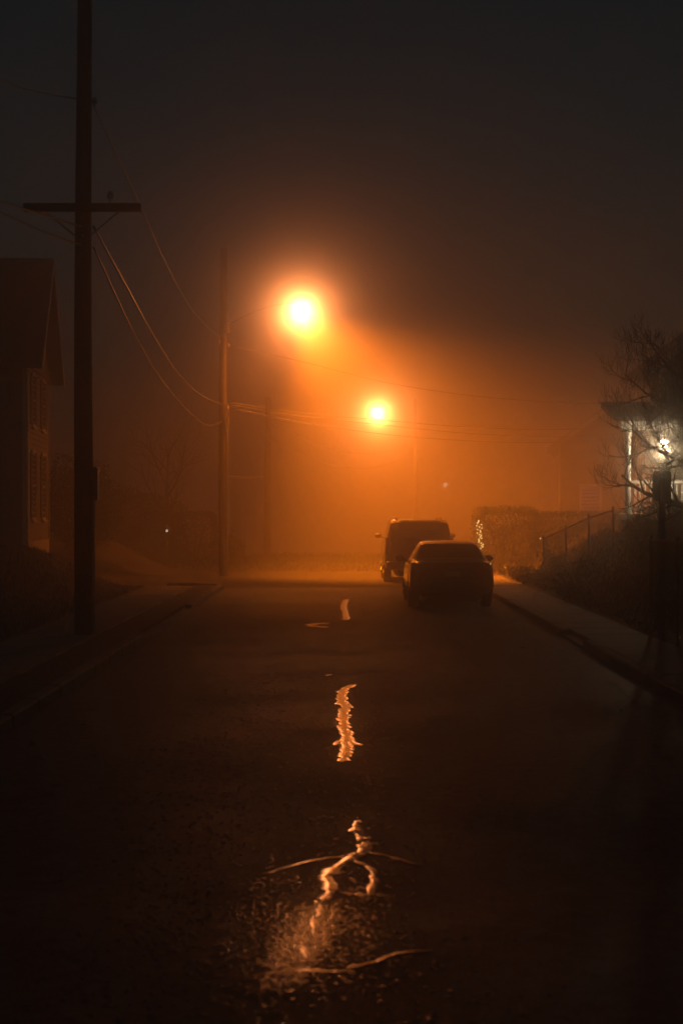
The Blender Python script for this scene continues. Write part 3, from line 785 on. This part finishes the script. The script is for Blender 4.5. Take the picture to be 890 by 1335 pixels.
def sedan_extra(t, hw, paint):
    # bumper, with the pale lower lip that catches the light
    def band(z0, z1, y, x, m, nm, bulge=.05, par=None):
        mb = MB(); n = 16; vs = []
        for i in range(n+1):
            u = -1+2*i/n; yy = y + .16*abs(u)**3.5
            for (dz, dy) in ((z0, .02), (z0+.01, -.02), ((z0+z1)/2, -bulge), (z1-.01, -.02), (z1, .02)):
                vs.append((u*x, yy+dy, dz))
        fs = [(i*5+k, i*5+k+1, (i+1)*5+k+1, (i+1)*5+k) for i in range(n) for k in range(4)]
        mb.add(vs, [f[::-1] for f in fs]); return smoothed(mb.build(nm, m, par or t), 45)
    bu = band(.34, .62, -.035, hw*.955, paint, 'bumper', .07)
    band(.265, .335, -.01, hw*.70, 'black_plastic', 'diffuser', .05, bu)
    band(.338, .362, -.10, hw*.62, 'chrome', 'bumper_strip', .015, bu)
    for s in (-1, 1):
        tl = MB(); vs = []
        for i in range(7):
            u = i/6; x = s*hw*lerp(.58,.955,u); y = -.018+.16*lerp(.58,.955,u)**3.5*1.0
            vs += [(x,y+.05,.70),(x,y-.02,.715),(x,y-.03,.78),(x,y-.015,.86),(x,y+.05,.875)]
        fs = [(i*5+k, i*5+k+1, (i+1)*5+k+1, (i+1)*5+k) for i in range(6) for k in range(4)]
        tl.add(vs, [f if s < 0 else f[::-1] for f in fs]); l = smoothed(tl.build('tail_light', 'red_lens', t), 45)
        smoothed(MB().lathe([(.004,-.012),(.02,-.006),(.022,0)], 10, Matrix.Translation((s*hw*.83,.045,.79)) @ Matrix.Rotation(R(-90),4,'X') @ Matrix.Scale(-1,4,(0,0,1))).build('reflector', 'chrome', l))
        MB().lathe([(.028,-.05),(.034,-.05),(.034,.1),(.028,.1)], 12, Matrix.Translation((s*.55,.02,.27)) @ Matrix.Rotation(R(-90),4,'X')).build('exhaust', 'chrome', t)
    MB().bbox((-.16,-.030,.70),(.16,-.018,.82),.004).build('licence_plate', 'plate_white', t)
    MB().tube([(-.55,.012,.985),(0,-.022,1.0),(.55,.012,.985)], .012, 6).build('boot_lip', paint, t)
    for s in (-1,1):
        for y in (1.75, 2.75): MB().tube([(s*(hw*.985+.012), y, .86),(s*(hw*.985+.03), y+.09, .865),(s*(hw*.985+.012), y+.18, .86)], .012, 6).build('door_handle', paint, t)
sedan = dict(L=4.85, W=1.86, H=1.45, wheel=.335, wheels=(1.02, 3.95), clear=.27,
    belt=[(0,.96),(.15,1.0),(.9,1.01),(3.2,.97),(3.7,.94),(4.6,.78),(4.85,.68)],
    top=[(0,1.0),(.12,1.045),(.62,1.065),(.78,1.08),(1.42,1.40),(1.75,1.44),(2.3,1.455),(2.9,1.41),(3.62,1.06),(3.8,1.0),(4.6,.86),(4.85,.72)],
    wroof=[(0,.80),(.7,.83),(1.4,.68),(2.4,.67),(3.0,.68),(3.7,.82),(4.85,.75)],
    round=[(0,.90),(.06,.95),(.22,.985),(.8,1.0),(3.9,1.0),(4.5,.96),(4.75,.88),(4.85,.78)],
    lift=[(0,.10),(.35,.02),(.9,0),(4.3,0),(4.85,.05)],
    glass=dict(side=[(1.15,2.15),(2.22,3.35)], rear=(.80,1.42), front=(2.95,3.62)), mirror=(3.12,1.02), extra=sedan_extra)
car('parked_sedan', 'dark sedan parked nearest at the right kerb, seen from behind', (2.40,39.9,0), sedan, 'car_paint_dark')
def suv_extra(t, hw, paint):
    bu = MB().bbox((-hw*.93,-.13,.42),(hw*.93,.06,.66),.04).build('bumper', 'black_plastic', t)
    MB().bbox((-hw*.5,-.15,.66),(hw*.5,.04,.672),.004).build('bumper_step', 'chrome', bu)
    for s in (-1, 1):
        MB().bbox((s*hw*.88-.07,-.03,.92),(s*hw*.88+.07,.10,1.36),.02).build('tail_light', 'red_lens', t)
        MB().tube([(s*.66,.55,1.86),(s*.66,.6,1.925),(s*.66,2.9,1.93),(s*.66,2.98,1.86)], .018, 8).build('roof_rail', 'black_plastic', t)
        MB().tube([(s*(hw*.985+.01), 1.9, 1.15),(s*(hw*.985+.03), 2.0, 1.155),(s*(hw*.985+.01), 2.1, 1.15)], .014, 6).build('door_handle', paint, t)
    sp = MB().bbox((-.62,-.10,1.80),(.62,.30,1.845),.015).build('spoiler', paint, t)
    for a, b in ((-.36,-.20),(-.12,-.02),(.02,.24),(.26,.40)): MB().box((a,-.112,1.81),(b,-.101,1.832)).build('brake_lens', 'chrome', sp)
    MB().bbox((-.16,-.04,.80),(.16,-.022,.93),.004).build('licence_plate', 'plate_white', t)
    MB().tube([(0,.02,1.28),(0,-.03,1.30),(.32,-.03,1.33)], .012, 6).build('rear_wiper', 'black_plastic', t)
suv = dict(L=5.1, W=2.1, H=1.9, wheel=.39, wheels=(1.1, 4.15), clear=.36,
    belt=[(0,1.22),(.1,1.26),(3.6,1.24),(4.2,1.2),(4.9,1.08),(5.1,.98)],
    top=[(0,1.27),(.05,1.34),(.16,1.60),(.32,1.82),(.6,1.88),(2.0,1.9),(3.0,1.87),(3.4,1.72),(3.95,1.30),(4.2,1.25),(4.9,1.14),(5.1,1.02)],
    wroof=[(0,.86),(.15,.84),(.4,.79),(2.5,.79),(3.3,.80),(4.0,.86),(5.1,.8)],
    round=[(0,.93),(.06,.965),(.25,.99),(.8,1.0),(4.2,1.0),(4.8,.96),(5.0,.9),(5.1,.84)],
    lift=[(0,.06),(.6,0),(4.6,0),(5.1,.05)],
    glass=dict(side=[(.55,1.35),(1.42,2.4),(2.48,3.4)], rear=(.05,.32), front=(3.15,3.92)), mirror=(3.3,1.36), extra=suv_extra)
car('parked_suv', 'taller dark sport utility vehicle parked in front of the sedan, hazy', (2.30,54.3,0), suv, 'car_paint_grey')

# ------------------------------------------------------------------ shrubs and hedges
hd = leafy('clipped_hedge', 'tall blocky clipped hedge with a string of lights on its left end', 'hedge', (5.27,59.2,.15), (2.05,2.8,2.1), 9000, .10, 'leaf_dark', 21, 'box')
leafy('low_hedge', 'long lower hedge right of the tall clipped hedge', 'hedge', (7.6,58.5,.85), (3.0,2.2,1.25), 7000, .10, 'leaf_dark', 22, 'box')
leafy('yard_shrub', 'rounded shrub below the lit porch behind the near fence', 'shrub', (7.6,43.0,1.0), (2.2,2.2,1.35), 5000, .09, 'leaf_dark', 23)
leafy('porch_shrub', 'dark shrub at the right edge under the porch railing', 'shrub', (9.2,46.5,1.4), (2.0,1.6,1.0), 4000, .09, 'leaf_dark', 33)
leafy('evergreen_shrub', 'broad dark evergreen shrub between the near pole and corner pole', 'shrub', (-8.2,72,.6), (4.2,3.4,2.4), 9000, .13, 'leaf_dark', 24)
leafy('square_hedge', 'flat topped hedge block left of the corner pole', 'hedge', (-5.6,70,.15), (1.7,1.6,1.95), 5000, .11, 'leaf_dark', 25, 'box')
leafy('corner_shrub', 'small rounded shrub just right of the corner pole foot', 'shrub', (-4.05,66,.2), (1.25,1.2,1.15), 2600, .10, 'leaf_dark', 26)
leafy('tall_evergreen', 'tall dark evergreen shrub beside the clapboard house', 'shrub', (-8.6,60,.9), (3.2,3.0,3.0), 8000, .13, 'leaf_dark', 27)
rs = random.Random(5)
names = ['beside the far pavement end', 'low on the bank foot', 'on the bank under the wire fence', 'nearest the sidewalk bend', 'half way up the bank', 'with upright dead stalks', 'spilling onto the pavement', 'near the low hedge']
for i, (x, y, s) in enumerate([(5.15,55.5,.45),(5.05,50.5,.5),(5.7,49.0,.6),(5.2,46.3,.5),(6.0,44.6,.55),(5.35,43.0,.6),(5.1,40.6,.42),(6.1,53.5,.6)]):
    leafy('bank_plant', 'leafy bank plant '+names[i], 'plant', (x,y,ground_z(x,y)-.03), (s*1.5,s*1.5,s), 420, .10, 'leaf_mid', 40+i, 'round', 'plants on the right bank')
# fallen leaves
lf = MB()
for _ in range(900):
    x, y = (rs.uniform(3.95,6.6), rs.uniform(32,60)) if rs.random() < .7 else (rs.choice((-1,1))*rs.uniform(2.3,3.1)+.25, rs.uniform(12,48))
    z = (.125 if 3.9 < x < 4.95 else ground_z(x,y)+.03 if x > 4.95 else road_z(x)+.008)
    a = rs.uniform(0,6.28); L = rs.uniform(.03,.07); ti = rs.uniform(-.02,.02)
    c, s_ = math.cos(a)*L, math.sin(a)*L
    lf.add([(x-c,y-s_,z),(x+s_*.5,y-c*.5,z+abs(ti)),(x+c,y+s_,z+.01),(x-s_*.5,y+c*.5,z+.004)], [(0,1,2,3)])
tag(lf.build('fallen_leaves', 'dead_leaf'), 'wet fallen leaves scattered along the gutter and bank', 'leaves', kind='stuff')

# strings of small lights
def bulbs(name, label, pts, m, r, wire=True):
    t = thing(name, label, 'string lights', pts[0]); o = Vector(pts[0])
    b0 = None
    for p in pts:
        q = Vector(p)-o
        if b0 is None: b0 = MB().lathe([(r*.3,-r),(r*.9,-r*.4),(r,.2*r),(r*.5,r)], 8).build('bulb', m, t); b0.location = q
        else: inst(b0, 'bulb', t, q)
    MB().tube([Vector(p)-o+Vector((0,.03,0)) for p in pts], .006, 5).build('wire', 'cable_black', t)
    return t
r3 = random.Random(9)
bulbs('string_lights', 'gold string lights hanging down the left end of the tall hedge', [px(624+r3.uniform(-3.5,3.5)+(i/22)*3, 679+i*1.62, 57.6) for i in range(23)], 'warm_bulb', .015)
bulbs('amber_lights', 'few amber lights low at the right foot of the tall hedge', [px(704,702,57.4), px(732,709,57), px(734,712,57)], 'amber_bulb', .020)
bulbs('blue_lights', 'tiny blue and warm lights on the low hedge', [px(761,679,56.8), px(769,684,56.8), px(776,688,56.8)], 'blue_bulb', .015)
bulbs('hedge_lights', 'small amber lights beneath the white porch column', [px(812,696,46), px(818,700,46), px(821,697,46), px(815,705,46)], 'amber_bulb', .015)
mk = thing('driveway_marker', 'thin driveway marker with a small glowing glint left of the corner pole', 'marker', (-6.3,66.5,.1))
MB().tube([(0,0,-.1),(0,0,1.4)], .015, 6).build('stake', 'grey_paint', mk)
MB().lathe([(.01,-.02),(.045,0),(.045,.01)], 10, Matrix.Translation((0,-.02,1.32)) @ Matrix.Rotation(R(90),4,'X')).build('reflector', 'glint_emission', mk)  # reflected glint put in as emission; the disc is no lamp

# ------------------------------------------------------------------ fences
def chain_fence(label, pts, h, top_extra=.05):
    t = thing('chain_link_fence', label, 'fence', pts[0], 0, 'chain link fences'); o = Vector(pts[0])
    P = [Vector(p)-o for p in pts]
    for p in P:
        po = smoothed(MB().tube([p-Vector((0,0,.3)), p+Vector((0,0,h+top_extra))], .032, 10).build('post', 'weathered_steel', t), 60)
        smoothed(MB().lathe([(.038,h+.03),(.04,h+.06),(.03,h+.09),(.008,h+.105)], 10, Matrix.Translation(p)).build('post_cap', 'weathered_steel', po))
    for a, b in zip(P, P[1:]):
        MB().tube([a+Vector((0,0,h)), b+Vector((0,0,h))], .021, 8).build('top_rail', 'weathered_steel', t)
        wm = MB(); L = (b-a).length; st = .075; n = int(L/st); u = (b-a)/L; hh = h-.06
        k = -int(hh/st)
        for i in range(k, n+1):
            for s in (1, -1):
                x0 = i*st; za, zb_ = (.04, .04+hh) if s > 0 else (.04+hh, .04)
                xa, xb = x0, x0+hh
                if xa < 0: za += (0-xa)*s; xa = 0
                if xb > L: zb_ -= (xb-L)*s; xb = L
                if xb-xa < .02: continue
                A = a+u*xa+Vector((0,0,za)); B = a+u*xb+Vector((0,0,zb_))
                wm.tube([A, B], .0028, 3, caps=False)
        tag(wm.build('chain_link_mesh', 'weathered_steel', t), kind='stuff')
    e = P[0]+(P[1]-P[0]).normalized()*.12
    MB().tube([e+Vector((0,0,.05)), e+Vector((0,0,h-.02))], .010, 6).build('tension_bar', 'weathered_steel', t)
    return t
chain_fence('near chain link fence beside the right pavement, by the sign post', [(5.04, 30-2.4*i, .22) for i in range(4)], 1.42)
chain_fence('distant chain link fence along the top of the right bank', [(5.55,50.5,.42),(6.0,49.2,.72),(6.45,48.0,1.0),(6.9,46.8,1.2)], .95)

# ------------------------------------------------------------------ sign post, seen from behind
sg = thing('street_sign', 'small rectangular sign on a steel post beside the chain link fence', 'sign', (5.13,29.5,.1))
MB().box((-.032,-.02,-.3),(.032,.02,2.2)).box((-.05,-.006,-.3),(-.0325,.006,2.2)).box((.0325,-.006,-.3),(.05,.006,2.2)).build('post', 'grey_paint', sg)
pan = MB(); c = .03; prof = [(-.15+c,2.17),(.15-c,2.17),(.15,2.17+c),(.15,2.66-c),(.15-c,2.66),(-.15+c,2.66),(-.15,2.66-c),(-.15,2.17+c)]
pan.add([(x,.022,z) for x, z in prof]+[(x,.027,z) for x, z in prof], [tuple(range(8)), tuple(range(15,7,-1))]+[(i,(i+1)%8+0,(i+1)%8+8,i+8)[::-1] for i in range(8)])
pan.build('panel', 'sign_back', sg)
MB().box((-.034,-.022,2.2),(.034,.0215,2.62)).build('bracket', 'grey_paint', sg)
for z in (2.28, 2.55): MB().lathe([(.014,0),(.014,.014),(.006,.018)], 6, Matrix.Translation((0,-.023,z)) @ Matrix.Rotation(R(90),4,'X')).build('bolt', 'galvanised', sg)

# ------------------------------------------------------------------ bare trees
def bare_tree(label, base, h, seed, levels, spread, r0, lean=(0,0), twigm='twig', count=(5,6,6), first=.38, droop=.25):
    r2 = random.Random(seed); t = thing('bare_tree', label, 'tree', base, 0, 'bare winter trees')
    tr = MB(); cr = MB()
    def grow(p, d, L, r, lev, mb):
        n = 7 if lev < 2 else 6; pts = [p.copy()]; rad = [r]; q = p.copy(); v = d.copy()
        for i in range(n):
            f = (i+1)/n
            if lev == 0: v = (v+Vector((r2.gauss(0,.05)+lean[0]*.1, r2.gauss(0,.05)+lean[1]*.1, .1))).normalized()
            else:
                # limbs arch outwards and down, tips sweep up again
                bend = droop*(f*2.6-1.25) if lev <= 2 else .34
                v = (v+Vector((r2.gauss(0,.09), r2.gauss(0,.09), bend*.55+r2.gauss(0,.07)))).normalized()
            q = q+v*L/n; pts.append(q.copy()); rad.append(max(.0038, r*(1-.72*f)))
        mb.tube(pts, rad, 8 if lev < 2 else (5 if lev == 2 else 3), caps=lev < 2)
        if lev >= levels: return
        k = count[min(lev, len(count)-1)]
        for j in range(k):
            f = (first if lev == 0 else .22)+(1-(first if lev == 0 else .22))*(j+r2.uniform(.2,.9))/k
            i = min(n-1, int(f*n)); a = pts[i].lerp(pts[i+1], f*n-i)
            dd = (pts[i+1]-pts[i]).normalized()
            az = j*2.4+r2.uniform(-.5,.5); o1 = dd.orthogonal().normalized(); o2 = dd.cross(o1)
            side = (o1*math.cos(az)+o2*math.sin(az))
            sp = spread*r2.uniform(.75,1.2)
            nd = (dd*math.cos(sp)+side*math.sin(sp)).normalized()
            if lev >= 1: nd = (nd+Vector((0,0,.18))).normalized()
            grow(a, nd, L*(.62 if lev == 0 else .56)*r2.uniform(.75,1.15)*(1-.25*f), max(.003, rad[i]*.62), lev+1, cr)
    grow(Vector((0,0,-.2)), Vector((0,0,1)), h, r0, 0, tr)
    smoothed(tr.build('trunk', 'bark', t), 60); cr.build('crown', twigm, t, smooth=True)
    return t
bare_tree('bare spreading tree at the right edge before the porch lamp', (7.15,35.0,.85), 3.9, 12, 4, .95, .15, count=(19,10,7,4), first=.30, droop=.34)
bare_tree('faint bare tree behind the hedges left of the corner pole', (-7.2,76,.3), 4.6, 31, 3, .8, .12, count=(9,7,5), first=.35, droop=.1)

# ------------------------------------------------------------------ fog
hz = MB().box((-156,-24,-16), (156,266,12.2)).build('haze', None); tag(hz, 'thick night fog filling the street', 'fog', kind='stuff')
hm = bpy.data.materials.new('fog'); hm.use_nodes = True
t = hm.node_tree; t.nodes.clear()
pv = t.nodes.new('ShaderNodeVolumePrincipled'); pv.inputs['Color'].default_value = (.95,.85,.74,1)
pv.inputs['Density'].default_value = FOG_DENSITY; pv.inputs['Anisotropy'].default_value = FOG_G
pv.inputs['Density Attribute'].default_value = ''
pc = t.nodes.new('ShaderNodeVolumePrincipled'); pc.inputs['Color'].default_value = (.97,.97,.97,1)   # droplets' narrow forward peak (corona round lamps)
pc.inputs['Density'].default_value = CORONA_DENSITY; pc.inputs['Anisotropy'].default_value = CORONA_G
pc.inputs['Density Attribute'].default_value = ''
ads = t.nodes.new('ShaderNodeAddShader'); t.links.new(pv.outputs[0], ads.inputs[0]); t.links.new(pc.outputs[0], ads.inputs[1])
mo = t.nodes.new('ShaderNodeOutputMaterial'); t.links.new(ads.outputs[0], mo.inputs['Volume'])
hm.cycles.homogeneous_volume = True
hm.cycles.volume_sampling = 'MULTIPLE_IMPORTANCE'
hz.data.materials.append(hm)
